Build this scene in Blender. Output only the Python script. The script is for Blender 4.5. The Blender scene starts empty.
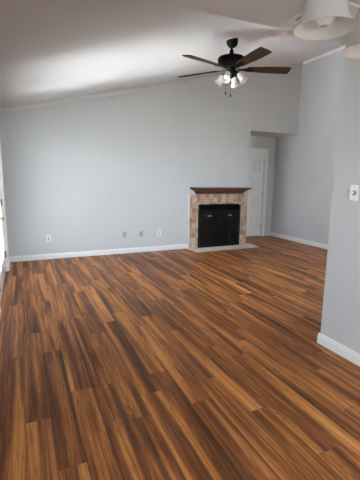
import bpy, bmesh, math, random
from mathutils import Vector, Matrix
C = bpy.context.scene.collection
S = bpy.context.scene
PI = math.pi
random.seed(7)

# ------------------------------------------------------------------ camera
CAMH = 1.45
FPX, YAW, PITCH, ROLL = 354.5072, 0.4187, 0.1757, 0.0115
F = Vector((math.sin(YAW)*math.cos(PITCH), math.cos(YAW)*math.cos(PITCH), -math.sin(PITCH)))
R0 = Vector((math.cos(YAW), -math.sin(YAW), 0)); U0 = R0.cross(F)
R1 = math.cos(ROLL)*R0 + math.sin(ROLL)*U0
U1 = -math.sin(ROLL)*R0 + math.cos(ROLL)*U0
cd = bpy.data.cameras.new('camera'); cam = bpy.data.objects.new('camera', cd); C.objects.link(cam)
cd.sensor_fit = 'VERTICAL'; cd.sensor_height = 36.0; cd.lens = FPX/480*36.0
cd.clip_start = 0.05; cd.clip_end = 300
m = Matrix.Identity(4)
for i in range(3):
    m[i][0] = R1[i]; m[i][1] = U1[i]; m[i][2] = -F[i]
m[0][3], m[1][3], m[2][3] = 0, 0, CAMH
cam.matrix_world = m
S.camera = cam

# ------------------------------------------------------------------ world, sun, exposure
w = bpy.data.worlds.new('World'); S.world = w; w.use_nodes = True
bg = w.node_tree.nodes['Background']
bg.inputs['Color'].default_value = (0.79, 0.885, 1.0, 1); bg.inputs['Strength'].default_value = 4.9
sd = bpy.data.lights.new('sun', 'SUN'); sd.energy = 160.0; sd.angle = math.radians(0.6); sd.color = (0.95, 0.97, 1.0)
sun = bpy.data.objects.new('sun', sd); C.objects.link(sun)
sun.rotation_euler = Vector((0.76, -0.14, -0.635)).to_track_quat('-Z', 'Y').to_euler()
S.view_settings.view_transform = 'Standard'; S.view_settings.look = 'None'
S.view_settings.exposure = 1.96; S.view_settings.gamma = 1.0; S.view_settings.use_curve_mapping = False
S.cycles.sample_clamp_indirect = 0.0; S.cycles.blur_glossy = 0.0; S.cycles.max_bounces = 14; S.cycles.diffuse_bounces = 8; S.cycles.glossy_bounces = 4
S.cycles.transmission_bounces = 8; S.cycles.transparent_max_bounces = 12

# ------------------------------------------------------------------ dimensions
XL, XR = -0.26, 5.77; XW = XL-0.035   # XW: the wall on the camera's side of the french doors
#            # left and right walls of the living room
YB, YA = 6.51, 7.26             # fireplace wall, door wall of the alcove
YN = 2.2                        # where the flat ceiling and the near wall end
XN = 2.36                       # near wall
XA, ZA = 4.50, 2.434            # alcove opening
ZF = 2.484                      # flat ceiling
YR = -2.6                       # wall behind the camera
SL = 0.2445
GY0, GY1, GZ = 4.08, 5.88, 2.06   # french doors in the left wall
def zv(x): return 2.464 + SL*(x - XL)

# ------------------------------------------------------------------ materials
def new_mat(name):
    mt = bpy.data.materials.new(name); mt.use_nodes = True
    nt = mt.node_tree; b = nt.nodes['Principled BSDF']
    return mt, nt, b
def N(nt, t, **kw):
    n = nt.nodes.new(t)
    for k, v in kw.items(): setattr(n, k, v)
    return n
def plain(name, col, rough=0.5, metal=0.0, bump=0.0, bscale=200.0, var=0.0, spec=0.5):
    mt, nt, b = new_mat(name)
    b.inputs['Base Color'].default_value = (*col, 1); b.inputs['Roughness'].default_value = rough
    b.inputs['Metallic'].default_value = metal; b.inputs['Specular IOR Level'].default_value = spec
    if bump or var:
        tc = N(nt, 'ShaderNodeTexCoord'); nz = N(nt, 'ShaderNodeTexNoise')
        nz.inputs['Scale'].default_value = bscale; nz.inputs['Detail'].default_value = 3
        nt.links.new(tc.outputs['Object'], nz.inputs['Vector'])
        if bump:
            bp = N(nt, 'ShaderNodeBump'); bp.inputs['Strength'].default_value = bump; bp.inputs['Distance'].default_value = 0.002
            nt.links.new(nz.outputs['Fac'], bp.inputs['Height']); nt.links.new(bp.outputs['Normal'], b.inputs['Normal'])
        if var:
            n2 = N(nt, 'ShaderNodeTexNoise'); n2.inputs['Scale'].default_value = 1.3; n2.inputs['Detail'].default_value = 2
            nt.links.new(tc.outputs['Object'], n2.inputs['Vector'])
            mr = N(nt, 'ShaderNodeMapRange'); mr.inputs['To Min'].default_value = 1-var; mr.inputs['To Max'].default_value = 1+var
            nt.links.new(n2.outputs['Fac'], mr.inputs['Value'])
            mx = N(nt, 'ShaderNodeVectorMath', operation='SCALE'); mx.inputs[0].default_value = col
            nt.links.new(mr.outputs['Result'], mx.inputs['Scale']); nt.links.new(mx.outputs['Vector'], b.inputs['Base Color'])
    return mt
M = {}
M['wall'] = plain('wall_paint', (0.56, 0.562, 0.562), 0.75, bump=0.15, bscale=160, spec=0.3)
M['breast'] = plain('chimney_paint', (0.58, 0.58, 0.575), 0.75, bump=0.15, bscale=160, spec=0.3)
M['ceiling'] = plain('ceiling_paint', (0.60, 0.59, 0.58), 0.9, bump=0.5, bscale=70, spec=0.2)
M['trim'] = plain('trim_paint', (0.78, 0.78, 0.77), 0.45, bump=0.02)
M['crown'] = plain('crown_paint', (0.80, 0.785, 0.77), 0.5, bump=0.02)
M['crown_shaded'] = plain('crown_paint_shaded', (0.60, 0.58, 0.565), 0.55, bump=0.02)  # darker copy of the crown paint, back wall's shade put into the colour
M['door'] = plain('door_paint', (0.82, 0.80, 0.78), 0.5, bump=0.03)
M['white_plastic'] = plain('white_plastic', (0.80, 0.80, 0.78), 0.35, bump=0.01)
M['tan_plastic'] = plain('tan_plastic', (0.47, 0.38, 0.26), 0.4, bump=0.01)
M['tan_dark'] = plain('tan_plastic_deep', (0.26, 0.20, 0.13), 0.4, bump=0.01)
M['socket'] = plain('socket_grey', (0.30, 0.28, 0.26), 0.5, bump=0.01)
M['slot'] = plain('slot_black', (0.02, 0.02, 0.02), 0.6, bump=0.01)
M['brass'] = plain('aged_brass', (0.55, 0.38, 0.13), 0.3, metal=1.0, bump=0.02)
M['knob'] = plain('knob_bronze', (0.40, 0.34, 0.25), 0.35, metal=0.6, bump=0.02)
M['steel'] = plain('hinge_steel', (0.16, 0.15, 0.14), 0.4, metal=0.8, bump=0.02)
M['bronze'] = plain('black_bronze', (0.005, 0.0045, 0.0045), 0.45, metal=0.0, bump=0.03, spec=0.14)
M['black'] = plain('firebox_black', (0.005, 0.005, 0.005), 0.5, bump=0.05, spec=0.16)
M['soot'] = plain('firebox_soot', (0.02, 0.018, 0.016), 0.9, bump=0.3, bscale=40)
M['pewter'] = plain('chandelier_pewter', (0.30, 0.28, 0.26), 0.4, metal=0.8, bump=0.02)
M['vent'] = plain('vent_enamel', (0.72, 0.71, 0.69), 0.45, bump=0.01)
M['duct'] = plain('vent_duct', (0.10, 0.095, 0.09), 0.7, bump=0.02)
M['patio'] = plain('patio_tile', (0.04, 0.043, 0.047), 0.47, bump=0.02, bscale=60, var=0.06, spec=0.6)
M['sun_block'] = plain('sun_block_wood', (0.06, 0.05, 0.045), 0.8, bump=0.3, bscale=40, var=0.15)  # for the added sun-blocking roof, dark so it bounces little light indoors
M['lawn'] = plain('lawn_green', (0.026, 0.028, 0.020), 0.9, bump=0.5, bscale=90, var=0.25)
M['bulb'] = plain('bulb_white', (0.85, 0.83, 0.80), 0.12, bump=0.0)
M['bulb_mark'] = plain('bulb_print', (0.25, 0.22, 0.19), 0.4)

def frosted(name, col, trans):
    mt, nt, b = new_mat(name)
    b.inputs['Base Color'].default_value = (*col, 1); b.inputs['Roughness'].default_value = 0.22
    t = N(nt, 'ShaderNodeBsdfTranslucent'); t.inputs['Color'].default_value = (*col, 1)
    nz = N(nt, 'ShaderNodeTexNoise'); nz.inputs['Scale'].default_value = 18; nz.inputs['Detail'].default_value = 3
    tc = N(nt, 'ShaderNodeTexCoord'); nt.links.new(tc.outputs['Object'], nz.inputs['Vector'])
    mr = N(nt, 'ShaderNodeMapRange'); mr.inputs['To Min'].default_value = trans-0.06; mr.inputs['To Max'].default_value = trans+0.06
    nt.links.new(nz.outputs['Fac'], mr.inputs['Value'])
    mx = N(nt, 'ShaderNodeMixShader'); nt.links.new(mr.outputs['Result'], mx.inputs['Fac'])
    nt.links.new(b.outputs['BSDF'], mx.inputs[1]); nt.links.new(t.outputs['BSDF'], mx.inputs[2])
    nt.links.new(mx.outputs['Shader'], nt.nodes['Material Output'].inputs['Surface'])
    return mt
M['shade'] = frosted('alabaster_glass', (0.76, 0.73, 0.715), 0.42)
M['fan_shade'] = frosted('fan_frosted_glass', (0.86, 0.86, 0.84), 0.45)

def glass(name):
    mt, nt, b = new_mat(name)
    nt.nodes.remove(b)
    tr = N(nt, 'ShaderNodeBsdfTransparent'); tr.inputs['Color'].default_value = (0.96, 0.98, 0.98, 1)
    gl = N(nt, 'ShaderNodeBsdfGlossy'); gl.inputs['Roughness'].default_value = 0.02
    lw = N(nt, 'ShaderNodeLayerWeight'); lw.inputs['Blend'].default_value = 0.5
    pw = N(nt, 'ShaderNodeMath', operation='POWER'); pw.inputs[1].default_value = 5.0; nt.links.new(lw.outputs['Facing'], pw.inputs[0])
    ma = N(nt, 'ShaderNodeMath', operation='MULTIPLY_ADD'); ma.inputs[1].default_value = 0.9; ma.inputs[2].default_value = 0.04; nt.links.new(pw.outputs[0], ma.inputs[0])
    mx = N(nt, 'ShaderNodeMixShader')
    nt.links.new(ma.outputs[0], mx.inputs['Fac']); nt.links.new(tr.outputs['BSDF'], mx.inputs[1]); nt.links.new(gl.outputs['BSDF'], mx.inputs[2])
    nt.links.new(mx.outputs['Shader'], nt.nodes['Material Output'].inputs['Surface'])
    return mt
M['glass'] = glass('clear_window_glass')
def dark_glass():
    mt, nt, b = new_mat('smoked_glass')
    b.inputs['Base Color'].default_value = (0.005, 0.006, 0.005, 1); b.inputs['Specular IOR Level'].default_value = 0.25
    nz = N(nt, 'ShaderNodeTexNoise'); nz.inputs['Scale'].default_value = 9
    mr = N(nt, 'ShaderNodeMapRange'); mr.inputs['To Min'].default_value = 0.12; mr.inputs['To Max'].default_value = 0.3
    nt.links.new(nz.outputs['Fac'], mr.inputs['Value']); nt.links.new(mr.outputs['Result'], b.inputs['Roughness'])
    return mt
M['smoked'] = dark_glass()

def wood(name, c1, c2, axis='Y', scale=1.0, rough=0.4):
    mt, nt, b = new_mat(name); b.inputs['Roughness'].default_value = rough
    tc = N(nt, 'ShaderNodeTexCoord'); mp = N(nt, 'ShaderNodeMapping')
    s = {'X': (2, 40, 40), 'Y': (40, 2, 40)}[axis]
    mp.inputs['Scale'].default_value = tuple(v*scale for v in s)
    nz = N(nt, 'ShaderNodeTexNoise'); nz.inputs['Scale'].default_value = 1; nz.inputs['Detail'].default_value = 4
    cr = N(nt, 'ShaderNodeValToRGB'); cr.color_ramp.elements[0].color = (*c1, 1); cr.color_ramp.elements[1].color = (*c2, 1)
    cr.color_ramp.elements[0].position = 0.35; cr.color_ramp.elements[1].position = 0.7
    nt.links.new(tc.outputs['Object'], mp.inputs['Vector']); nt.links.new(mp.outputs['Vector'], nz.inputs['Vector'])
    nt.links.new(nz.outputs['Fac'], cr.inputs['Fac']); nt.links.new(cr.outputs['Color'], b.inputs['Base Color'])
    return mt
M['blade'] = wood('blade_walnut', (0.022, 0.011, 0.006), (0.080, 0.038, 0.021), 'X', 0.6, 0.55)
M['blade'].node_tree.nodes['Principled BSDF'].inputs['Specular IOR Level'].default_value = 0.15
M['mantel'] = wood('mantel_cherry', (0.060, 0.020, 0.010), (0.130, 0.046, 0.022), 'X', 0.8, 0.35)

def floor_mat():
    mt, nt, b = new_mat('walnut_plank_floor')
    L = nt.links
    tc = N(nt, 'ShaderNodeTexCoord'); sp = N(nt, 'ShaderNodeSeparateXYZ'); L.new(tc.outputs['Object'], sp.inputs[0])
    def math_(op, a, b_=None, c_=None):
        n = N(nt, 'ShaderNodeMath', operation=op)
        for i, v in enumerate((a, b_, c_)):
            if v is None: continue
            if isinstance(v, (int, float)): n.inputs[i].default_value = v
            else: L.new(v, n.inputs[i])
        return n.outputs[0]
    W_, L_ = 0.142, 1.30
    u = math_('DIVIDE', math_('ADD', sp.outputs['X'], 10.0), W_)
    row = math_('FLOOR', u); fu = math_('FRACT', u)
    wn = N(nt, 'ShaderNodeTexWhiteNoise', noise_dimensions='1D'); L.new(row, wn.inputs['W'])
    v = math_('ADD', math_('DIVIDE', math_('ADD', sp.outputs['Y'], 19.15), L_), math_('DIVIDE', math_('FLOOR', math_('MULTIPLY', wn.outputs['Value'], 6.0)), 6.0))
    col = math_('FLOOR', v); fv = math_('FRACT', v)
    cb = N(nt, 'ShaderNodeCombineXYZ'); L.new(row, cb.inputs[0]); L.new(col, cb.inputs[1])
    w2 = N(nt, 'ShaderNodeTexWhiteNoise', noise_dimensions='2D'); L.new(cb.outputs[0], w2.inputs['Vector'])
    idv = w2.outputs['Value']
    # streaks along the plank, shifted for every plank
    def streak(sx, sy, detail, dist, k):
        c = N(nt, 'ShaderNodeCombineXYZ')
        L.new(math_('MULTIPLY', sp.outputs['X'], sx), c.inputs[0])
        L.new(math_('MULTIPLY', sp.outputs['Y'], sy), c.inputs[1])
        L.new(math_('MULTIPLY', idv, k), c.inputs[2])
        n = N(nt, 'ShaderNodeTexNoise'); n.inputs['Scale'].default_value = 1; n.inputs['Detail'].default_value = detail
        n.inputs['Distortion'].default_value = dist
        L.new(c.outputs[0], n.inputs['Vector']); return n.outputs['Fac']
    s1 = streak(13, 0.60, 2.0, 0.5, 91.0)          # heartwood and sapwood bands
    s2 = streak(60, 1.6, 4.0, 0.9, 37.0)           # grain
    s3 = streak(240, 9.0, 2.0, 0.0, 53.0)          # pores
    fig = math_('ABSOLUTE', math_('SINE', math_('MULTIPLY', s1, 60.0)))   # nested cathedral figure
    val = math_('ADD', math_('MULTIPLY', math_('SUBTRACT', s1, 0.5), 1.45), math_('MULTIPLY', math_('SUBTRACT', s2, 0.5), 0.62))
    val = math_('ADD', val, math_('MULTIPLY', math_('SUBTRACT', s3, 0.5), 0.26))
    val = math_('ADD', val, math_('MULTIPLY', math_('SUBTRACT', fig, 0.6), 0.13))
    val = math_('ADD', val, math_('MULTIPLY', math_('SUBTRACT', idv, 0.5), 0.14))
    val = math_('ADD', val, 0.47)
    cr = N(nt, 'ShaderNodeValToRGB'); e = cr.color_ramp.elements
    e[0].position = 0.12; e[0].color = (0.085, 0.036, 0.018, 1)
    e[1].position = 0.92; e[1].color = (0.74, 0.330, 0.098, 1)
    for p_, c_ in ((0.36, (0.215, 0.076, 0.029, 1)), (0.52, (0.36, 0.130, 0.041, 1)), (0.66, (0.56, 0.224, 0.064, 1))):
        x = e.new(p_); x.color = c_
    L.new(val, cr.inputs['Fac'])
    # seams
    eu = math_('MINIMUM', fu, math_('SUBTRACT', 1.0, fu)); ev = math_('MINIMUM', fv, math_('SUBTRACT', 1.0, fv))
    su = math_('LESS_THAN', math_('MULTIPLY', eu, W_), 0.0011); sv = math_('LESS_THAN', math_('MULTIPLY', ev, L_), 0.0016)
    seam = math_('MAXIMUM', su, sv)
    mx = N(nt, 'ShaderNodeMix', data_type='RGBA'); mx.blend_type = 'MULTIPLY'
    L.new(math_('MULTIPLY', seam, 0.6), mx.inputs[0]); L.new(cr.outputs['Color'], mx.inputs[6]); mx.inputs[7].default_value = (0.15, 0.13, 0.12, 1)
    L.new(mx.outputs[2], b.inputs['Base Color'])
    rg = math_('ADD', 0.30, math_('MULTIPLY', s2, 0.16)); L.new(rg, b.inputs['Roughness'])
    b.inputs['Specular IOR Level'].default_value = 0.13
    bp = N(nt, 'ShaderNodeBump'); bp.inputs['Strength'].default_value = 0.12; bp.inputs['Distance'].default_value = 0.001
    L.new(math_('SUBTRACT', s3, math_('MULTIPLY', seam, 2.0)), bp.inputs['Height']); L.new(bp.outputs['Normal'], b.inputs['Normal'])
    return mt
M['floor'] = floor_mat()

def tile_mat(name, w_, cols, grout, axis='XZ', ox=0.0, oz=0.0):
    mt, nt, b = new_mat(name); L = nt.links; b.inputs['Roughness'].default_value = 0.65
    tc = N(nt, 'ShaderNodeTexCoord'); sp = N(nt, 'ShaderNodeSeparateXYZ'); L.new(tc.outputs['Object'], sp.inputs[0])
    def math_(op, a, b_=None):
        n = N(nt, 'ShaderNodeMath', operation=op)
        for i, v in enumerate((a, b_)):
            if v is None: continue
            if isinstance(v, (int, float)): n.inputs[i].default_value = v
            else: L.new(v, n.inputs[i])
        return n.outputs[0]
    a = math_('DIVIDE', math_('ADD', sp.outputs[axis[0]], 10.0+ox), w_[0]); c = math_('DIVIDE', math_('ADD', sp.outputs[axis[1]], 10.0+oz), w_[1])
    cb = N(nt, 'ShaderNodeCombineXYZ'); L.new(math_('FLOOR', a), cb.inputs[0]); L.new(math_('FLOOR', c), cb.inputs[1])
    wn = N(nt, 'ShaderNodeTexWhiteNoise', noise_dimensions='2D'); L.new(cb.outputs[0], wn.inputs['Vector'])
    nz = N(nt, 'ShaderNodeTexNoise'); nz.inputs['Scale'].default_value = 22; nz.inputs['Detail'].default_value = 5; L.new(tc.outputs['Object'], nz.inputs['Vector'])
    f = math_('ADD', math_('MULTIPLY', wn.outputs['Value'], 0.75), math_('MULTIPLY', math_('SUBTRACT', nz.outputs['Fac'], 0.38), 0.9))
    cr = N(nt, 'ShaderNodeValToRGB'); e = cr.color_ramp.elements
    e[0].color = (*cols[0], 1); e[1].color = (*cols[-1], 1)
    for i, cc in enumerate(cols[1:-1]):
        x = e.new((i+1)/(len(cols)-1)); x.color = (*cc, 1)
    L.new(f, cr.inputs['Fac'])
    fa = math_('FRACT', a); fc = math_('FRACT', c)
    g = math_('MINIMUM', math_('MULTIPLY', math_('MINIMUM', fa, math_('SUBTRACT', 1.0, fa)), w_[0]), math_('MULTIPLY', math_('MINIMUM', fc, math_('SUBTRACT', 1.0, fc)), w_[1]))
    gm = math_('LESS_THAN', g, 0.0028)
    mx = N(nt, 'ShaderNodeMix', data_type='RGBA'); L.new(gm, mx.inputs[0]); L.new(cr.outputs['Color'], mx.inputs[6]); mx.inputs[7].default_value = (*grout, 1)
    L.new(mx.outputs[2], b.inputs['Base Color'])
    bp = N(nt, 'ShaderNodeBump'); bp.inputs['Strength'].default_value = 0.4; bp.inputs['Distance'].default_value = 0.003
    L.new(math_('SUBTRACT', nz.outputs['Fac'], gm), bp.inputs['Height']); L.new(bp.outputs['Normal'], b.inputs['Normal'])
    return mt
M['tile'] = tile_mat('travertine_tile', (0.0965, 0.1013), [(0.22, 0.125, 0.080), (0.40, 0.255, 0.17), (0.50, 0.35, 0.25), (0.68, 0.54, 0.41)], (0.42, 0.34, 0.27), 'XZ', 0.0, 0.0)
M['hearth'] = tile_mat('hearth_tile', (0.30, 0.30), [(0.70, 0.62, 0.55), (0.76, 0.68, 0.61), (0.79, 0.72, 0.65)], (0.55, 0.50, 0.45), 'XY', 0.04, 0.05)

# ------------------------------------------------------------------ mesh helpers
def box(bm, x0, x1, y0, y1, z0, z1, mat=None):
    vs = [Vector(p) for p in ((x0,y0,z0),(x1,y0,z0),(x1,y1,z0),(x0,y1,z0),(x0,y0,z1),(x1,y0,z1),(x1,y1,z1),(x0,y1,z1))]
    if mat is not None: vs = [mat @ v for v in vs]
    v = [bm.verts.new(p) for p in vs]
    for f in ((0,3,2,1),(4,5,6,7),(0,1,5,4),(1,2,6,5),(2,3,7,6),(3,0,4,7)): bm.faces.new([v[i] for i in f])
def prism(bm, pts, a, b_, axis):
    """polygon pts (2d) pulled from a to b_ along an axis: X -> pts (y,z), Y -> pts (x,z), Z -> pts (x,y)"""
    def P(p, t):
        return {'X': (t, p[0], p[1]), 'Y': (p[0], t, p[1]), 'Z': (p[0], p[1], t)}[axis]
    A = [bm.verts.new(P(p, a)) for p in pts]; B = [bm.verts.new(P(p, b_)) for p in pts]; n = len(pts)
    bm.faces.new(A); bm.faces.new(B[::-1])
    for i in range(n): bm.faces.new((A[i], A[(i+1) % n], B[(i+1) % n], B[i]))
def sweep(bm, prof, path, up=Vector((0, 0, 1)), out=None):
    """profile (d, h) swept along straight p0->p1; d along 'out', h along up"""
    p0, p1 = Vector(path[0]), Vector(path[1])
    A = [bm.verts.new(p0 + out*d + up*h) for d, h in prof]; B = [bm.verts.new(p1 + out*d + up*h) for d, h in prof]; n = len(prof)
    bm.faces.new(A); bm.faces.new(B[::-1])
    for i in range(n): bm.faces.new((A[i], A[(i+1) % n], B[(i+1) % n], B[i]))
def lathe(bm, prof, seg=32, mat=None, close=False):
    """(r, z) profile revolved about Z"""
    rings = []
    for r, z in prof:
        if r < 1e-6:
            p = Vector((0, 0, z)); rings.append([bm.verts.new(mat @ p if mat else p)])
        else:
            rg = []
            for i in range(seg):
                a = 2*PI*i/seg; p = Vector((r*math.cos(a), r*math.sin(a), z)); rg.append(bm.verts.new(mat @ p if mat else p))
            rings.append(rg)
    idx = list(range(len(rings)-1))
    pairs = [(rings[i], rings[i+1]) for i in idx]
    if close: pairs.append((rings[-1], rings[0]))
    for a, b_ in pairs:
        for i in range(seg):
            j = (i+1) % seg
            if len(a) == 1 and len(b_) == 1: continue
            if len(a) == 1: bm.faces.new((a[0], b_[i], b_[j]))
            elif len(b_) == 1: bm.faces.new((a[i], a[j], b_[0]))
            else: bm.faces.new((a[i], a[j], b_[j], b_[i]))
def tube(bm, pts, r, seg=10, caps=True):
    pts = [Vector(p) for p in pts]; rings = []
    rr = r if isinstance(r, (list, tuple)) else [r]*len(pts)
    prev = None
    for i, p in enumerate(pts):
        d = (pts[min(i+1, len(pts)-1)] - pts[max(i-1, 0)]).normalized()
        a = prev if prev is not None else (Vector((0, 0, 1)) if abs(d.z) < 0.9 else Vector((1, 0, 0)))
        s = (a - d*a.dot(d)).normalized(); t = d.cross(s); prev = s
        rings.append([bm.verts.new(p + (s*math.cos(2*PI*k/seg) + t*math.sin(2*PI*k/seg))*rr[i]) for k in range(seg)])
    for a, b_ in zip(rings, rings[1:]):
        for k in range(seg): bm.faces.new((a[k], a[(k+1) % seg], b_[(k+1) % seg], b_[k]))
    if caps: bm.faces.new(rings[0][::-1]); bm.faces.new(rings[-1])
def obj(name, bm, mat, parent=None, smooth=False, bevel=0.0, segs=2):
    bmesh.ops.recalc_face_normals(bm, faces=bm.faces)
    me = bpy.data.meshes.new(name); bm.to_mesh(me); bm.free()
    me.materials.append(mat)
    if smooth:
        for p in me.polygons: p.use_smooth = True
        try: me.set_sharp_from_angle(angle=math.radians(38))
        except Exception: pass
    o = bpy.data.objects.new(name, me); C.objects.link(o)
    if parent: o.parent = parent
    if bevel:
        bv = o.modifiers.new('bevel', 'BEVEL'); bv.width = bevel; bv.segments = segs; bv.limit_method = 'ANGLE'
    return o
def struct(o): o['kind'] = 'structure'; return o
def empty(name, loc=(0, 0, 0), rz=0.0, parent=None):
    o = bpy.data.objects.new(name, None); C.objects.link(o); o.location = loc; o.rotation_euler = (0, 0, rz); o.empty_display_size = 0.1
    if parent: o.parent = parent
    return o
def tag(o, label, cat, group=None):
    o['label'] = label; o['category'] = cat
    if group: o['group'] = group
    return o
B = bmesh.new

# ------------------------------------------------------------------ room shell
T = 0.12
bm = B(); box(bm, XL-0.11, XR, YR, YA, -0.1, 0); box(bm, XA, XR, YA, YA+T, -0.1, 0); struct(obj('floor', bm, M['floor']))

# fireplace wall with the alcove opening and the firebox hole
FX0, FX1, FZ1 = 3.262, 4.25, 0.905
bm = B()
def col(x0, x1, z0):
    prism(bm, [(x0, z0), (x1, z0), (x1, zv(x1)+0.05), (x0, zv(x0)+0.05)], YB, YB+T, 'Y')
col(XL-T, FX0, 0); col(FX0, FX1, FZ1); col(FX1, XA, 0); col(XA, XR, ZA)
struct(obj('wall_back', bm, M['wall']))
# alcove: end wall with door hole, left side wall, low ceiling
DX0, DX1, DZ = 4.70, 5.475, 2.065
bm = B()
box(bm, XA-T, DX0, YA, YA+T, 0, ZA+0.1); box(bm, DX0, DX1, YA, YA+T, DZ, ZA+0.1); box(bm, DX1, XR, YA, YA+T, 0, ZA+0.1)
struct(obj('wall_alcove_back', bm, M['wall']))
bm = B(); box(bm, XA-T, XA, YB+T, YA, 0, ZA+0.1); struct(obj('wall_alcove_left', bm, M['wall']))
bm = B(); box(bm, XA-T, XR, YB+T, YA+T, ZA+0.0, ZA+0.1); struct(obj('ceiling_alcove', bm, M['ceiling']))
bm = B(); box(bm, XA-T, XR+T, YA+T, YA+1.3, -0.1, 0.0); box(bm, XA-T, XR+T, YA+1.2, YA+1.3, 0, ZA); box(bm, XA-T, XA, YA+T, YA+1.2, 0, ZA); box(bm, XR, XR+T, YA+T, YA+1.2, 0, ZA); box(bm, XA-T, XR+T, YA+T, YA+1.3, ZA, ZA+0.1)  # unseen box added behind the door to stop outside light leaking in
struct(obj('wall_door_backing', bm, M['wall']))
# right wall
bm = B(); prism(bm, [(YN-T, 0), (YA+T, 0), (YA+T, zv(XR)+0.05), (YN-T, zv(XR)+0.05)], XR, XR+T, 'X'); struct(obj('wall_right', bm, M['wall']))
# vaulted ceiling over the living room
bm = B(); prism(bm, [(XL-T, zv(XL-T)), (XR, zv(XR)), (XR, zv(XR)+0.12), (XL-T, zv(XL-T)+0.12)], YN, YB, 'Y')
struct(obj('ceiling_vault', bm, M['ceiling']))
# flat ceiling over the dining end
bm = B(); box(bm, XL-T, XN, YR-T, YN, ZF, ZF+0.12); struct(obj('ceiling', bm, M['ceiling']))
# wall on the camera side of the living room, above and right of the near opening
bm = B()
prism(bm, [(XL, ZF+0.12), (XN, ZF+0.12), (XN, zv(XN)+0.05), (XL, zv(XL)+0.16)], YN-T, YN, 'Y')
UX0, UX1, UZ0, UZ1 = 3.4, 4.75, 1.05, 2.1  # hole for an unseen window added to brighten the right half
prism(bm, [(XN+T, 0), (UX0, 0), (UX0, zv(UX0)+0.05), (XN+T, zv(XN+T)+0.05)], YN-T, YN, 'Y')
prism(bm, [(UX1, 0), (XR, 0), (XR, zv(XR)+0.05), (UX1, zv(UX1)+0.05)], YN-T, YN, 'Y')
box(bm, UX0, UX1, YN-T, YN, 0, UZ0)
prism(bm, [(UX0, UZ1), (UX1, UZ1), (UX1, zv(UX1)+0.05), (UX0, zv(UX0)+0.05)], YN-T, YN, 'Y')
struct(obj('wall_front', bm, M['wall']))
# near wall on the right of the camera
bm = B(); box(bm, XN, XN+T, YR, YN, 0, zv(XN)+0.02); struct(obj('wall_near', bm, M['wall']))
# left wall with the french doors and a window behind the camera
WY0, WY1, WZ0, WZ1 = -1.8, -0.35, 0.7, 2.0
bm = B()
ZLW = zv(XL)+0.04
box(bm, XL-T, XL, GY1, YB, 0, ZLW); box(bm, XL-T, XL, GY0, GY1, GZ, ZLW); box(bm, XL-T, XW, WY1, GY0, 0, ZF)
box(bm, XL-T, XL, WY0, WY1, 0, WZ0); box(bm, XL-T, XL, WY0, WY1, WZ1, ZF); box(bm, XL-T, XL, YR-T, WY0, 0, ZF)
box(bm, XL-T, XL, YN, GY0, ZF, ZLW)
struct(obj('wall_left', bm, M['wall']))
# wall behind the camera with a wide unseen window added for its daylight
VX0, VX1, VZ0, VZ1 = 0.20, 2.05, 0.25, 2.2
bm = B()
box(bm, XL, VX0, YR-T, YR, 0, ZF); box(bm, VX1, XN+T, YR-T, YR, 0, ZF); box(bm, VX0, VX1, YR-T, YR, 0, VZ0); box(bm, VX0, VX1, YR-T, YR, VZ1, ZF)
struct(obj('wall_rear', bm, M['wall']))
# chimney breast, a thin plaster layer above the mantel
bm = B(); box(bm, 3.155, XA, YB-0.004, YB, 1.1, 2.78); struct(obj('trim_6', bm, M['breast'], bevel=0.003))

# outside: patio, lawn, and an unseen roof added to block direct sun
bm = B(); box(bm, -3.95, XL-T-0.001, -4.5, 9.0, 2.62, 2.74); struct(obj('sun_block_roof', bm, M['sun_block']))
bm = B(); box(bm, -4.2, XL-T, 2.4, 6.2, -0.14, -0.04); struct(obj('ground_patio', bm, M['patio']))
bm = B(); box(bm, -30, 12, -25, YR-T, -0.16, -0.06); box(bm, -30, XL-T, YR-T, 25, -0.16, -0.06); box(bm, XN+T, 12, YR-T, YN-T, -0.16, -0.06); struct(obj('ground_lawn', bm, M['lawn']))

# ------------------------------------------------------------------ baseboards and crown
BB = [(0, 0), (0.016, 0), (0.016, 0.062), (0.010, 0.078), (0.006, 0.092), (0, 0.095)]
def base(name, p0, p1, out):
    bm = B(); sweep(bm, BB, (p0, p1), out=Vector(out)); return struct(obj(name, bm, M['trim']))
base('baseboard_back', (XL, YB, 0), (3.055, YB, 0), (0, -1, 0))
base('baseboard_right', (XR, YN, 0), (XR, YA, 0), (-1, 0, 0))
base('baseboard_alcove', (XA, YB+T, 0), (XA, YA, 0), (1, 0, 0))
base('baseboard_left', (XL, GY1+0.075, 0), (XL, YB-0.016, 0), (1, 0, 0))
base('baseboard_left_near', (XW, WY1, 0), (XW, GY0-0.063, 0), (1, 0, 0))
base('baseboard_rear', (XL, YR, 0), (XN-0.016, YR, 0), (0, 1, 0))
bm = B(); sweep(bm, BB, ((XN, YR, 0), (XN, YN+0.016, 0)), out=Vector((-1, 0, 0)))
sweep(bm, BB, ((XN-0.016, YN, 0), (XR-0.016, YN, 0)), out=Vector((0, 1, 0)))
struct(obj('baseboard_near', bm, M['trim']))
CR = [(0, 0), (0.012, 0.0), (0.030, 0.020), (0.048, 0.045), (0.055, 0.055), (0.055, 0.062), (0, 0.062)]
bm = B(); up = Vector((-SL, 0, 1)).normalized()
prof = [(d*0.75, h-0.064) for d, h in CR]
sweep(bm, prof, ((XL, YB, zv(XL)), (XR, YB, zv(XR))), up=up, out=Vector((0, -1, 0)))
struct(obj('trim_1', bm, M['crown_shaded']))
bm = B(); sweep(bm, [(0, -0.052), (0.008, -0.052), (0.018, -0.038), (0.030, -0.016), (0.034, -0.010), (0.034, -0.004), (0, 0.0)], ((XR, YN, zv(XR)), (XR, YB, zv(XR))), out=Vector((-1, 0, 0)))
struct(obj('trim_2', bm, M['crown']))
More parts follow.
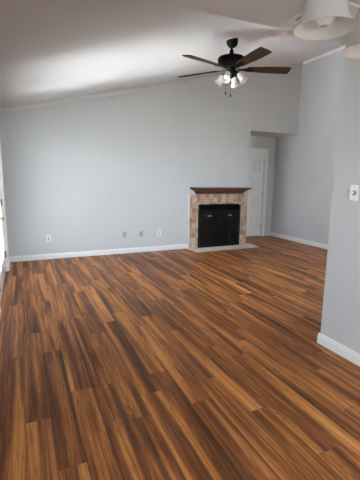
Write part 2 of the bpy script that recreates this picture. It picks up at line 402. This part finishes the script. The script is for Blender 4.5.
bm = B(); sweep(bm, [(0, -0.06), (0.010, -0.06), (0.034, -0.02), (0.04, 0.008), (0, 0.0)], ((XL, YN, zv(XL)), (XL, YB, zv(XL))), out=Vector((1, 0, 0)))
struct(obj('trim_3', bm, M['crown']))

# ------------------------------------------------------------------ french doors on the left wall
def leaf(parent, name, y0, y1, hinge_y, lite_rows=5, lite_cols=2):
    st = 0.105; zb, zt = 0.03, GZ-0.035
    bm = B(); x0, x1 = XL-0.074, XL-0.030
    box(bm, x0, x1, y0, y0+st, zb, zt); box(bm, x0, x1, y1-st, y1, zb, zt)
    box(bm, x0, x1, y0+st, y1-st, zb, zb+0.24); box(bm, x0, x1, y0+st, y1-st, zt-0.115, zt)
    o = obj(name, bm, M['trim'], parent, bevel=0.004)
    bm = B(); gz0, gz1 = zb+0.24, zt-0.115
    for k in range(1, lite_cols):
        y = y0+st + (y1-y0-2*st)*k/lite_cols; box(bm, x0+0.006, x1-0.006, y-0.011, y+0.011, gz0, gz1)
    for k in range(1, lite_rows):
        z = gz0 + (gz1-gz0)*k/lite_rows; box(bm, x0+0.0065, x1-0.0065, y0+st, y1-st, z-0.011, z+0.011)
    obj('muntin', bm, M['trim'], o)
    bm = B(); box(bm, XL-0.055, XL-0.049, y0+st-0.004, y1-st+0.004, gz0-0.004, gz1+0.004); obj('glass_pane', bm, M['glass'], o)
    for z in (0.27, 1.05, 1.82):
        bm = B(); lathe(bm, [(0, z-0.05), (0.008, z-0.05), (0.008, z+0.05), (0, z+0.05)], 10, Matrix.Translation((XL-0.018, hinge_y, 0))); box(bm, XL-0.030, XL-0.024, hinge_y-0.03, hinge_y+0.006, z-0.045, z+0.045)
        h = obj('hinge', bm, M['steel'], o, smooth=True); h['label'] = 'dark steel hinge'
    return o
d1 = empty('door_1'); d1['kind'] = 'structure'
bm = B()
def casing(bm, y0, y1, zt, wd=0.062):
    box(bm, XW, XW+0.018, y0-wd, y0, 0, zt+wd); box(bm, XL, XL+0.018, y1, y1+wd, 0, zt+wd); box(bm, XL, XL+0.018, y0, y1, zt, zt+wd)
    box(bm, XL-T, XW, y0, y0+0.018, 0, zt); box(bm, XL-T, XL, y1-0.018, y1, 0, zt); box(bm, XL-T, XL, y0+0.018, y1-0.018, zt-0.018, zt)
casing(bm, GY0, GY1, GZ)
obj('door_casing', bm, M['trim'], d1, bevel=0.004)
bm = B(); box(bm, XL-T-0.02, XL-0.030, GY0+0.018, GY1-0.018, 0, 0.022); obj('threshold', bm, M['steel'], d1, bevel=0.004)
ymid = (GY0+GY1)/2
l1 = leaf(d1, 'door_leaf', ymid+0.004, GY1-0.022, GY1-0.020)
l2 = leaf(d1, 'door_leaf', GY0+0.022, ymid-0.004, GY0+0.020)
bm = B(); kp = Matrix.Translation((XL-0.030, ymid+0.06, 0.90)) @ Matrix.Rotation(PI/2, 4, 'Y')
lathe(bm, [(0, 0), (0.031, 0), (0.031, 0.006), (0.012, 0.010), (0.011, 0.032), (0.024, 0.040), (0.029, 0.052), (0.026, 0.066), (0.014, 0.073), (0, 0.075)], 20, kp)
k = obj('door_knob', bm, M['brass'], l1, smooth=True); k['label'] = 'round brass door knob'

# unseen windows; the rear and front-wall ones are added for daylight
def win(name, x0, x1, y0, y1, z0, z1, along, YR=YR):
    wn = empty(name); wn['kind'] = 'structure'
    bm = B(); gl = B()
    if along == 'Y':
        a, b_ = XL-0.075, XL-0.03
        for (p, q, r, s) in ((y0, y0+0.05, z0, z1), (y1-0.05, y1, z0, z1), (y0+0.05, y1-0.05, z0, z0+0.05), (y0+0.05, y1-0.05, z1-0.05, z1), (y0+0.05, y1-0.05, (z0+z1)/2-0.02, (z0+z1)/2+0.02)):
            box(bm, a, b_, p, q, r, s)
        box(gl, XL-0.055, XL-0.05, y0+0.05, y1-0.05, z0+0.05, z1-0.05)
    else:
        a, b_ = YR-0.075, YR-0.03
        for (p, q, r, s) in ((x0, x0+0.05, z0, z1), (x1-0.05, x1, z0, z1), (x0+0.05, x1-0.05, z0, z0+0.05), (x0+0.05, x1-0.05, z1-0.05, z1), (x0+0.05, x1-0.05, (z0+z1)/2-0.02, (z0+z1)/2+0.02)):
            box(bm, p, q, a, b_, r, s)
        box(gl, x0+0.05, x1-0.05, YR-0.055, YR-0.05, z0+0.05, z1-0.05)
    obj('window_frame', bm, M['trim'], wn, bevel=0.004); obj('glass_pane', gl, M['glass'], wn)
win('window_1', 0, 0, WY0, WY1, WZ0, WZ1, 'Y')
win('added_rear_window', VX0, VX1, 0, 0, VZ0, VZ1, 'X')
win('added_front_window', UX0, UX1, 0, 0, UZ0, UZ1, 'X', YN)

# ------------------------------------------------------------------ alcove door (eight raised panels)
d2 = empty('door_2'); d2['kind'] = 'structure'
bm = B(); wd = 0.085
box(bm, DX0-wd, DX0, YA-0.018, YA, 0, DZ+wd); box(bm, DX1, DX1+wd, YA-0.018, YA, 0, DZ+wd); box(bm, DX0, DX1, YA-0.018, YA, DZ, DZ+wd)
box(bm, DX0, DX0+0.016, YA, YA+T, 0, DZ); box(bm, DX1-0.016, DX1, YA, YA+T, 0, DZ); box(bm, DX0+0.016, DX1-0.016, YA, YA+T, DZ-0.016, DZ)
obj('door_casing', bm, M['door'], d2, bevel=0.005)
lx0, lx1, lz0, lz1 = DX0+0.020, DX1-0.020, 0.012, DZ-0.020
ly0, ly1 = YA+0.022, YA+0.057
bm = B()
st = 0.105; cm = (lx0+lx1)/2; cols_ = [(lx0+st, cm-0.05), (cm+0.05, lx1-st)]
rows_ = [(0.24, 0.565), (0.69, 1.015), (1.14, 1.465), (1.59, 1.915)]
xs = [lx0, lx0+st, cm-0.05, cm+0.05, lx1-st, lx1]
box(bm, lx0, lx0+st, ly0, ly1, lz0, lz1); box(bm, lx1-st, lx1, ly0, ly1, lz0, lz1); box(bm, cm-0.05, cm+0.05, ly0, ly1, lz0, lz1)
zs = [lz0] + [z for r in rows_ for z in r] + [lz1]
for (a, b_) in cols_:
    for i in range(0, len(zs), 2): box(bm, a, b_, ly0, ly1, zs[i], zs[i+1])
lf = obj('door_leaf', bm, M['door'], d2)
for (a, b_) in cols_:
    for (z0, z1) in rows_:
        bm = B(); g = 0.035
        o_ = [(a, z0), (b_, z0), (b_, z1), (a, z1)]; i_ = [(a+g, z0+g), (b_-g, z0+g), (b_-g, z1-g), (a+g, z1-g)]
        yo, yi = ly0+0.024, ly0+0.006
        vo = [bm.verts.new((p[0], yo, p[1])) for p in o_]; vi = [bm.verts.new((p[0], yi, p[1])) for p in i_]; vb = [bm.verts.new((p[0], ly1-0.008, p[1])) for p in o_]
        bm.faces.new(vi); bm.faces.new(vb)
        for q in range(4):
            bm.faces.new((vo[q], vo[(q+1) % 4], vi[(q+1) % 4], vi[q])); bm.faces.new((vo[q], vo[(q+1) % 4], vb[(q+1) % 4], vb[q]))
        obj('door_panel', bm, M['door'], lf)
for z in (0.25, 1.05, 1.85):
    bm = B(); lathe(bm, [(0, z-0.045), (0.007, z-0.045), (0.007, z+0.045), (0, z+0.045)], 10, Matrix.Translation((DX1-0.018, YA+0.014, 0))); obj('hinge', bm, M['steel'], lf, smooth=True)
bm = B(); kp = Matrix.Translation((lx0+0.06, ly0, 0.95)) @ Matrix.Rotation(PI/2, 4, 'X')
lathe(bm, [(0, 0), (0.030, 0), (0.030, 0.006), (0.012, 0.010), (0.011, 0.032), (0.024, 0.040), (0.028, 0.052), (0.022, 0.066), (0, 0.072)], 18, kp); obj('door_knob', bm, M['brass'], lf, smooth=True)

# ------------------------------------------------------------------ fireplace
fp = empty('fireplace', ((FX0+FX1)/2, YB, 0))
tag(fp, 'black glass-door fireplace in a tumbled tile surround under the wooden mantel', 'fireplace')
def L(bm_name, bm, mat, parent=fp, **kw):
    bmesh.ops.translate(bm, verts=bm.verts, vec=-fp.location)
    return obj(bm_name, bm, mat, parent, **kw)
SX0, SX1, SZ1 = 3.07, 4.438, 1.112
YS = YB-0.075
bm = B()
box(bm, SX0, FX0, YS-0.010, YS, 0.012, SZ1); box(bm, FX1, SX1, YS-0.010, YS, 0.012, SZ1); box(bm, FX0, FX1, YS-0.010, YS, FZ1, SZ1)
L('tile_surround', bm, M['tile'])
bm = B()
box(bm, SX0-0.004, FX0, YS, YB-0.001, 0.012, SZ1); box(bm, FX1, SX1+0.004, YS, YB-0.001, 0.012, SZ1); box(bm, FX0, FX1, YS, YB-0.001, FZ1, SZ1)
L('surround_backing', bm, M['trim'])
bm = B(); prism(bm, [(3.045, 6.045), (4.545, 6.085), (4.60, YB-0.001), (3.045, YB-0.001)], 0.0, 0.012, 'Z')
h_ = L('hearth_slab', bm, M['hearth'], bevel=0.003)
# firebox
bm = B(); t_ = 0.02; x0, x1, yb = FX0+0.001, FX1-0.001, YB+0.52
box(bm, x0, x1, yb, yb+t_, 0.012, FZ1-0.001); box(bm, x0, x0+t_, YS+0.02, yb, 0.012, FZ1-0.001); box(bm, x1-t_, x1, YS+0.02, yb, 0.012, FZ1-0.001)
box(bm, x0+t_, x1-t_, YS+0.02, yb, 0.012, 0.03); box(bm, x0+t_, x1-t_, YS+0.02, yb, FZ1-0.02, FZ1-0.001)
L('firebox', bm, M['soot'])
# door assembly
yd = YS-0.030
bm = B(); fw = 0.032
box(bm, FX0-0.004, FX0+fw, yd, YS+0.02, 0.014, FZ1+0.004); box(bm, FX1-fw, FX1+0.012, yd, YS+0.02, 0.014, FZ1-0.02)
box(bm, FX0+fw, FX1-fw, yd, YS+0.02, FZ1-0.03, FZ1+0.004); box(bm, FX0+fw, FX1-fw, yd, YS+0.02, 0.014, 0.045)
box(bm, FX0+fw, FX1-fw, yd+0.004, YS+0.02, 0.735, 0.765)
fr = L('door_frame', bm, M['black'], bevel=0.003)
bm = B()
for i in range(4):
    z = 0.78 + i*0.026; prism(bm, [(yd+0.004, z), (yd+0.022, z+0.014), (yd+0.026, z+0.010), (yd+0.008, z-0.004)], FX0+fw, FX1-fw, 'X')
L('louver', bm, M['black'])
n = 4; dx = (FX1-FX0-2*fw)/n
for i in range(n):
    a = FX0+fw+dx*i+0.002; b_ = a+dx-0.004; s = 0.020
    bm = B(); y0, y1 = yd+0.002, yd+0.020; z0, z1 = 0.048, 0.732
    box(bm, a, a+s, y0, y1, z0, z1); box(bm, b_-s, b_, y0, y1, z0, z1); box(bm, a+s, b_-s, y0, y1, z0, z0+s); box(bm, a+s, b_-s, y0, y1, z1-s, z1)
    box(bm, a+s, b_-s, y0+0.003, y1-0.003, 0.335, 0.347)
    dr = L('glass_door', bm, M['black'], bevel=0.002)
    bm = B(); box(bm, a+s, b_-s, y0+0.006, y0+0.011, z0+s, z1-s)
    bmesh.ops.translate(bm, verts=bm.verts, vec=-fp.location); obj('glass_pane', bm, M['smoked'], dr)
for hx in (3.50, 3.985):
    bm = B(); box(bm, hx-0.045, hx+0.045, yd-0.032, yd-0.020, 0.655, 0.685); box(bm, hx-0.036, hx-0.026, yd-0.020, yd+0.002, 0.663, 0.677); box(bm, hx+0.026, hx+0.036, yd-0.020, yd+0.002, 0.663, 0.677)
    hd = L('handle', bm, M['brass'], bevel=0.004); hd['label'] = 'pale brass pull handle'
# mantel shelf: crown-shaped corbel flaring out to a thin top board
bm = B()
mx0, mx1, yb_ = 3.225, 4.335, YB-0.005
prof = [(0.080, 1.112), (0.084, 1.135), (0.098, 1.16), (0.135, 1.192), (0.162, 1.208), (0.170, 1.222)]
rings = []
for d, z in prof:
    e = (d-0.080)*1.18
    rings.append([bm.verts.new(p) for p in ((mx0-e, yb_, z), (mx0-e, YB-d, z), (mx1+e, YB-d, z), (mx1+e, yb_, z))])
for a, b_ in zip(rings, rings[1:]):
    for q in range(4): bm.faces.new((a[q], a[(q+1) % 4], b_[(q+1) % 4], b_[q]))
bm.faces.new(rings[0]); bm.faces.new(rings[-1])
ms = empty('mantel_shelf', ((mx0+mx1)/2, YB, 1.112)); tag(ms, 'dark cherry wood mantel shelf above the tiled fireplace', 'mantel')
bmesh.ops.translate(bm, verts=bm.verts, vec=-ms.location); obj('corbel', bm, M['mantel'], ms)
bm = B(); box(bm, mx0-0.125, mx1+0.125, YB-0.195, yb_, 1.222, 1.248); bmesh.ops.translate(bm, verts=bm.verts, vec=-ms.location); obj('shelf_board', bm, M['mantel'], ms, bevel=0.006)

# ------------------------------------------------------------------ outlets and switch
def outlet(x, z, plate_m, kind, label, cat, group=None):
    o = empty('wall_outlet' if kind == 'duplex' else 'wall_plate', (x, YB, z)); tag(o, label, cat, group)
    bm = B(); box(bm, -0.036, 0.036, -0.006, 0, -0.058, 0.058); obj('cover_plate', bm, M[plate_m], o, bevel=0.003)
    if kind == 'duplex':
        for s in (-1, 1):
            bm = B(); prism(bm, [(0.017*math.cos(a), s*0.0205+0.014*math.sin(a)) for a in [2*PI*q/18 for q in range(18)]], -0.0085, -0.006, 'Y')
            r = obj('socket', bm, M['socket'], o)
            bm = B(); box(bm, -0.007, -0.005, -0.0092, -0.0085, s*0.0205-0.003, s*0.0205+0.006); box(bm, 0.005, 0.007, -0.0092, -0.0085, s*0.0205-0.003, s*0.0205+0.006); obj('slot', bm, M['slot'], r)
    elif kind == 'twin':
        for s in (-1, 1):
            bm = B(); box(bm, -0.012, 0.012, -0.0085, -0.006, s*0.022-0.011, s*0.022+0.011); obj('jack', bm, M['tan_dark'], o, bevel=0.001)
    else:
        bm = B(); lathe(bm, [(0, 0), (0.010, 0), (0.010, 0.006), (0.005, 0.007), (0.005, 0.016), (0, 0.016)], 14, Matrix.Translation((0, -0.006, 0)) @ Matrix.Rotation(PI/2, 4, 'X')); obj('cable_jack', bm, M['tan_dark'], o, smooth=True)
        for s in (-1, 1):
            bm = B(); lathe(bm, [(0, 0), (0.004, 0), (0.003, 0.0015), (0, 0.002)], 10, Matrix.Translation((0, -0.006, s*0.042)) @ Matrix.Rotation(PI/2, 4, 'X')); obj('screw', bm, M['tan_dark'], o, smooth=True)
outlet(0.382, 0.366, 'white_plastic', 'duplex', 'white duplex outlet alone on the grey wall near the french doors', 'outlet')
outlet(1.741, 0.362, 'tan_plastic', 'cable', 'tan wall plate farther from the fireplace, single jack', 'wall plate')
outlet(2.074, 0.358, 'tan_plastic', 'twin', 'tan wall plate next to the white outlet, two stacked jacks', 'wall plate')
outlet(2.44, 0.356, 'white_plastic', 'duplex', 'white duplex outlet closest to the fireplace, beside the tan plates', 'outlet')
sw = empty('dimmer_switch', (XN, 1.985, 1.345)); tag(sw, 'white dimmer switch with round bronze knob on the near wall', 'switch')
bm = B(); box(bm, -0.007, 0, -0.037, 0.037, -0.059, 0.059); obj('cover_plate', bm, M['white_plastic'], sw, bevel=0.004)
bm = B(); lathe(bm, [(0, 0), (0.021, 0), (0.0215, 0.004), (0.0195, 0.020), (0.017, 0.024), (0, 0.025)], 24, Matrix.Translation((-0.007, 0, 0)) @ Matrix.Rotation(-PI/2, 4, 'Y')); kk = obj('knob', bm, M['knob'], sw, smooth=True); kk['label'] = 'round bronze dimmer knob'
for s in (-1, 1):
    bm = B(); lathe(bm, [(0, 0), (0.004, 0), (0.003, 0.0015), (0, 0.002)], 10, Matrix.Translation((-0.007, 0, s*0.044)) @ Matrix.Rotation(-PI/2, 4, 'Y')); obj('screw', bm, M['steel'], sw, smooth=True)

# ------------------------------------------------------------------ ceiling vent
vt = empty('ceiling_vent', (1.678, 2.077, ZF)); tag(vt, 'white metal ceiling vent behind the hanging glass shades', 'vent')
bm = B(); V = 0.36; fl = 0.035
box(bm, 0, fl, -V, 0, -0.010, 0); box(bm, V-fl, V, -V, 0, -0.010, 0); box(bm, fl, V-fl, -fl, 0, -0.010, 0); box(bm, fl, V-fl, -V, -V+fl, -0.010, 0)
obj('vent_frame', bm, M['vent'], vt, bevel=0.004)
bm = B(); box(bm, fl, V-fl, -V+fl, -fl, -0.002, 0); obj('vent_back', bm, M['duct'], vt)
for i in range(9):
    bm = B(); x = fl+0.018+i*0.031; prism(bm, [(x, -0.003), (x+0.018, -0.014), (x+0.019, -0.012), (x+0.002, -0.002)], -V+fl, -fl, 'Y'); obj('slat', bm, M['vent'], vt)

# ------------------------------------------------------------------ bell shades (shared maker)
def bell(scale_r, scale_h, thick=0.004):
    """mouth at z=0, neck at z=1 before scaling; outer then inner wall"""
    out = [(1.0, 0.0), (0.965, 0.03), (0.87, 0.09), (0.765, 0.19), (0.69, 0.31), (0.645, 0.45), (0.62, 0.60), (0.59, 0.74), (0.53, 0.86), (0.41, 0.95), (0.30, 1.0)]
    o = [(r*scale_r, z*scale_h) for r, z in out]
    i = [(max(r*scale_r-thick, 0.004), z*scale_h - (0 if k == 0 else thick*0.4)) for k, (r, z) in enumerate(out)]
    return o + i[::-1]

# ------------------------------------------------------------------ ceiling fan
HX, HY = 2.513, 4.123
HZ = zv(HX)
fan = empty('ceiling_fan', (HX, HY, HZ)); tag(fan, 'black five-blade ceiling fan with walnut blades and frosted lights on the vaulted ceiling', 'ceiling fan')
tilt = Matrix.Rotation(-math.atan(SL), 4, 'Y')
ZBL = 2.803-HZ                    # blade plane
bm = B(); lathe(bm, [(0, 0.0), (0.072, 0.0), (0.074, -0.012), (0.070, -0.045), (0.055, -0.075), (0.034, -0.092), (0, -0.096)], 28, tilt); obj('canopy', bm, M['bronze'], fan, smooth=True)
bm = B(); tube(bm, [(0, 0, -0.07), (0, 0, ZBL+0.14)], 0.0135, 14); obj('downrod', bm, M['bronze'], fan, smooth=True)
bm = B(); b0 = ZBL+0.02
lathe(bm, [(0, b0+0.20), (0.022, b0+0.20), (0.026, b0+0.17), (0.045, b0+0.135), (0.060, b0+0.125), (0.130, b0+0.120), (0.162, b0+0.108), (0.172, b0+0.090), (0.168, b0+0.060), (0.150, b0+0.030), (0.118, b0+0.008), (0.080, b0-0.004), (0, b0-0.006)], 40)
obj('motor_housing', bm, M['bronze'], fan, smooth=True)
bm = B(); lathe(bm, [(0, b0-0.004), (0.062, b0-0.004), (0.060, b0-0.055), (0.048, b0-0.075), (0.040, b0-0.115), (0.028, b0-0.130), (0.012, b0-0.136), (0, b0-0.137)], 28); lk = obj('light_kit', bm, M['bronze'], fan, smooth=True)
R_IN, R_OUT = 0.205, 0.745
for k in range(5):
    a = math.radians(52+72*k); rot = Matrix.Rotation(a, 4, 'Z') @ Matrix.Translation((0, 0, ZBL)) @ Matrix.Rotation(math.radians(-12), 4, 'X')
    bm = B(); pts = []
    Nn = 14
    def half(u):  # half width along the blade
        return 0.052 + 0.026*math.sin(min(u/0.80, 1.0)*PI/2)
    us = [i/Nn for i in range(Nn+1)]
    top_ = [(R_IN + (R_OUT-R_IN)*u, half(u)) for u in us]; bot_ = [(R_IN + (R_OUT-R_IN)*u, -half(u)) for u in us][::-1]
    # clipped, slightly rounded tip corners
    tip = [(R_OUT+0.012, 0.055), (R_OUT+0.014, 0.0), (R_OUT+0.012, -0.055)]
    prism(bm, top_ + tip + bot_, -0.004, 0.004, 'Z')
    bmesh.ops.transform(bm, matrix=rot, verts=bm.verts)
    bl = obj('blade', bm, M['blade'], fan)
    bm = B()
    prism(bm, [(0.085, -0.018), (0.15, -0.016), (0.20, -0.042), (0.265, -0.046), (0.290, -0.020), (0.296, 0), (0.290, 0.020), (0.265, 0.046), (0.20, 0.042), (0.15, 0.016), (0.085, 0.018)], -0.010, -0.0042, 'Z')
    for (sx, sy) in ((0.225, -0.028), (0.225, 0.028), (0.27, 0)):
        lathe(bm, [(0, -0.014), (0.005, -0.013), (0.006, -0.010), (0, -0.010)], 8, Matrix.Translation((sx, sy, 0)))
    bmesh.ops.transform(bm, matrix=rot, verts=bm.verts); obj('blade_iron', bm, M['bronze'], bl)
for k in range(4):
    a = math.radians(38+90*k)
    rot = Matrix.Rotation(a, 4, 'Z')
    pz = b0-0.058
    bm = B(); arm = [(0.035, 0, pz), (0.060, 0, pz+0.004), (0.080, 0, pz-0.004), (0.094, 0, pz-0.020)]
    tube(bm, arm, 0.011, 10)
    axis = Matrix.Translation((0.094, 0, pz-0.018)) @ Matrix.Rotation(math.radians(-38), 4, 'Y')
    lathe(bm, [(0, 0.004), (0.022, 0.002), (0.024, -0.020), (0.020, -0.034), (0, -0.034)], 18, axis)
    bmesh.ops.transform(bm, matrix=rot, verts=bm.verts); sk = obj('lamp_arm', bm, M['bronze'], lk, smooth=True)
    bm = B(); H = 0.122
    lathe(bm, [(r, z-H-0.012) for r, z in bell(0.064, H, 0.003)], 30, rot @ axis, close=True); obj('lamp_shade', bm, M['fan_shade'], fan, smooth=True)
    bm = B(); lathe(bm, [(0, -0.034), (0.013, -0.036), (0.014, -0.050), (0.026, -0.075), (0.030, -0.095), (0.024, -0.108), (0.010, -0.114), (0, -0.115)], 18, rot @ axis); obj('bulb', bm, M['bulb'], fan, smooth=True)
Rv = Vector((R1.x, R1.y, 0)).normalized()
for (off, zt, zl) in ((-0.058, b0-0.06, -0.300), (0.006, b0-0.06, -0.325)):
    p = Rv*off; p = p + Vector((-0.03, -0.05, 0))
    bm = B(); tube(bm, [(p.x*0.55, p.y*0.55, zt), (p.x, p.y, zt-0.02), (p.x, p.y, b0+zl)], 0.0016, 6)
    pc = obj('pull_chain', bm, M['steel'], fan, smooth=True)
    bm = B(); lathe(bm, [(0, 0), (0.004, -0.002), (0.0075, -0.014), (0.0075, -0.038), (0.004, -0.046), (0, -0.047)], 12, Matrix.Translation((p.x, p.y, b0+zl))); obj('pull_fob', bm, M['bronze'], pc, smooth=True)

# ------------------------------------------------------------------ chandelier over the dining end
CX, CY, ZRIM = 0.878, 0.612, 1.822
ch = empty('chandelier', (CX, CY, ZF)); tag(ch, 'five-arm chandelier with white frosted bell shades hanging from the flat ceiling', 'chandelier')
zb = ZRIM-ZF
bm = B(); lathe(bm, [(0, 0), (0.065, 0), (0.066, -0.010), (0.045, -0.028), (0.014, -0.036), (0, -0.036)], 28); obj('canopy', bm, M['pewter'], ch, smooth=True)
bm = B(); tube(bm, [(0, 0, -0.03), (0, 0, zb+0.30)], 0.008, 12); obj('stem', bm, M['pewter'], ch, smooth=True)
bm = B(); lathe(bm, [(0, zb+0.32), (0.018, zb+0.31), (0.030, zb+0.28), (0.020, zb+0.24), (0.034, zb+0.20), (0.046, zb+0.165), (0.034, zb+0.13), (0.016, zb+0.11), (0.020, zb+0.095), (0.010, zb+0.08), (0, zb+0.075)], 28); obj('body', bm, M['pewter'], ch, smooth=True)
RC = 0.205; SH = 0.135; SR = 0.0765
for k in range(5):
    a = math.radians(139+72*k); rot = Matrix.Rotation(a, 4, 'Z')
    bm = B(); zt = zb+SH+0.055
    pts = []
    for i in range(13):
        t = i/12; x = 0.035 + (RC-0.035)*t; z = zb+0.165 + (zt+0.035-zb-0.165)*t - 0.055*math.sin(PI*t) + 0.03*math.sin(2*PI*t)*0
        pts.append((x, 0, z))
    pts += [(RC+0.010, 0, zt+0.025), (RC, 0, zt)]
    tube(bm, pts, 0.0075, 10)
    bmesh.ops.transform(bm, matrix=rot, verts=bm.verts); ar = obj('arm', bm, M['pewter'], ch, smooth=True)
    ax = rot @ Matrix.Translation((RC, 0, zb)) @ Matrix.Rotation(math.radians(0), 4, 'Y')
    bm = B(); lathe(bm, [(0, SH+0.057), (0.018, SH+0.055), (0.027, SH+0.03), (0.028, SH-0.003), (0.020, SH-0.005), (0.019, SH-0.03), (0, SH-0.03)], 20, ax); obj('lamp_socket', bm, M['pewter'], ar, smooth=True)
    bm = B(); lathe(bm, bell(SR, SH, 0.0035), 48, ax, close=True); obj('lamp_shade', bm, M['shade'], ch, smooth=True)
    bm = B(); zc = 0.032
    lathe(bm, [(0, SH-0.03), (0.013, SH-0.03), (0.014, zc+0.024)] + [(0.026*math.cos(t), zc-0.026*math.sin(t)) for t in [-0.9+i*(0.9+PI/2)/12 for i in range(12)]] + [(0, zc-0.026)], 28, ax); bu = obj('bulb', bm, M['bulb'], ch, smooth=True)
    bm = B(); lathe(bm, [(0.009*math.cos(t), 0) for t in (0.0,)] + [(0.0035, -0.0012), (0, -0.0013)], 16, ax @ Matrix.Translation((0, 0, zc-0.0246))); obj('bulb_print', bm, M['bulb_mark'], bu, smooth=True)
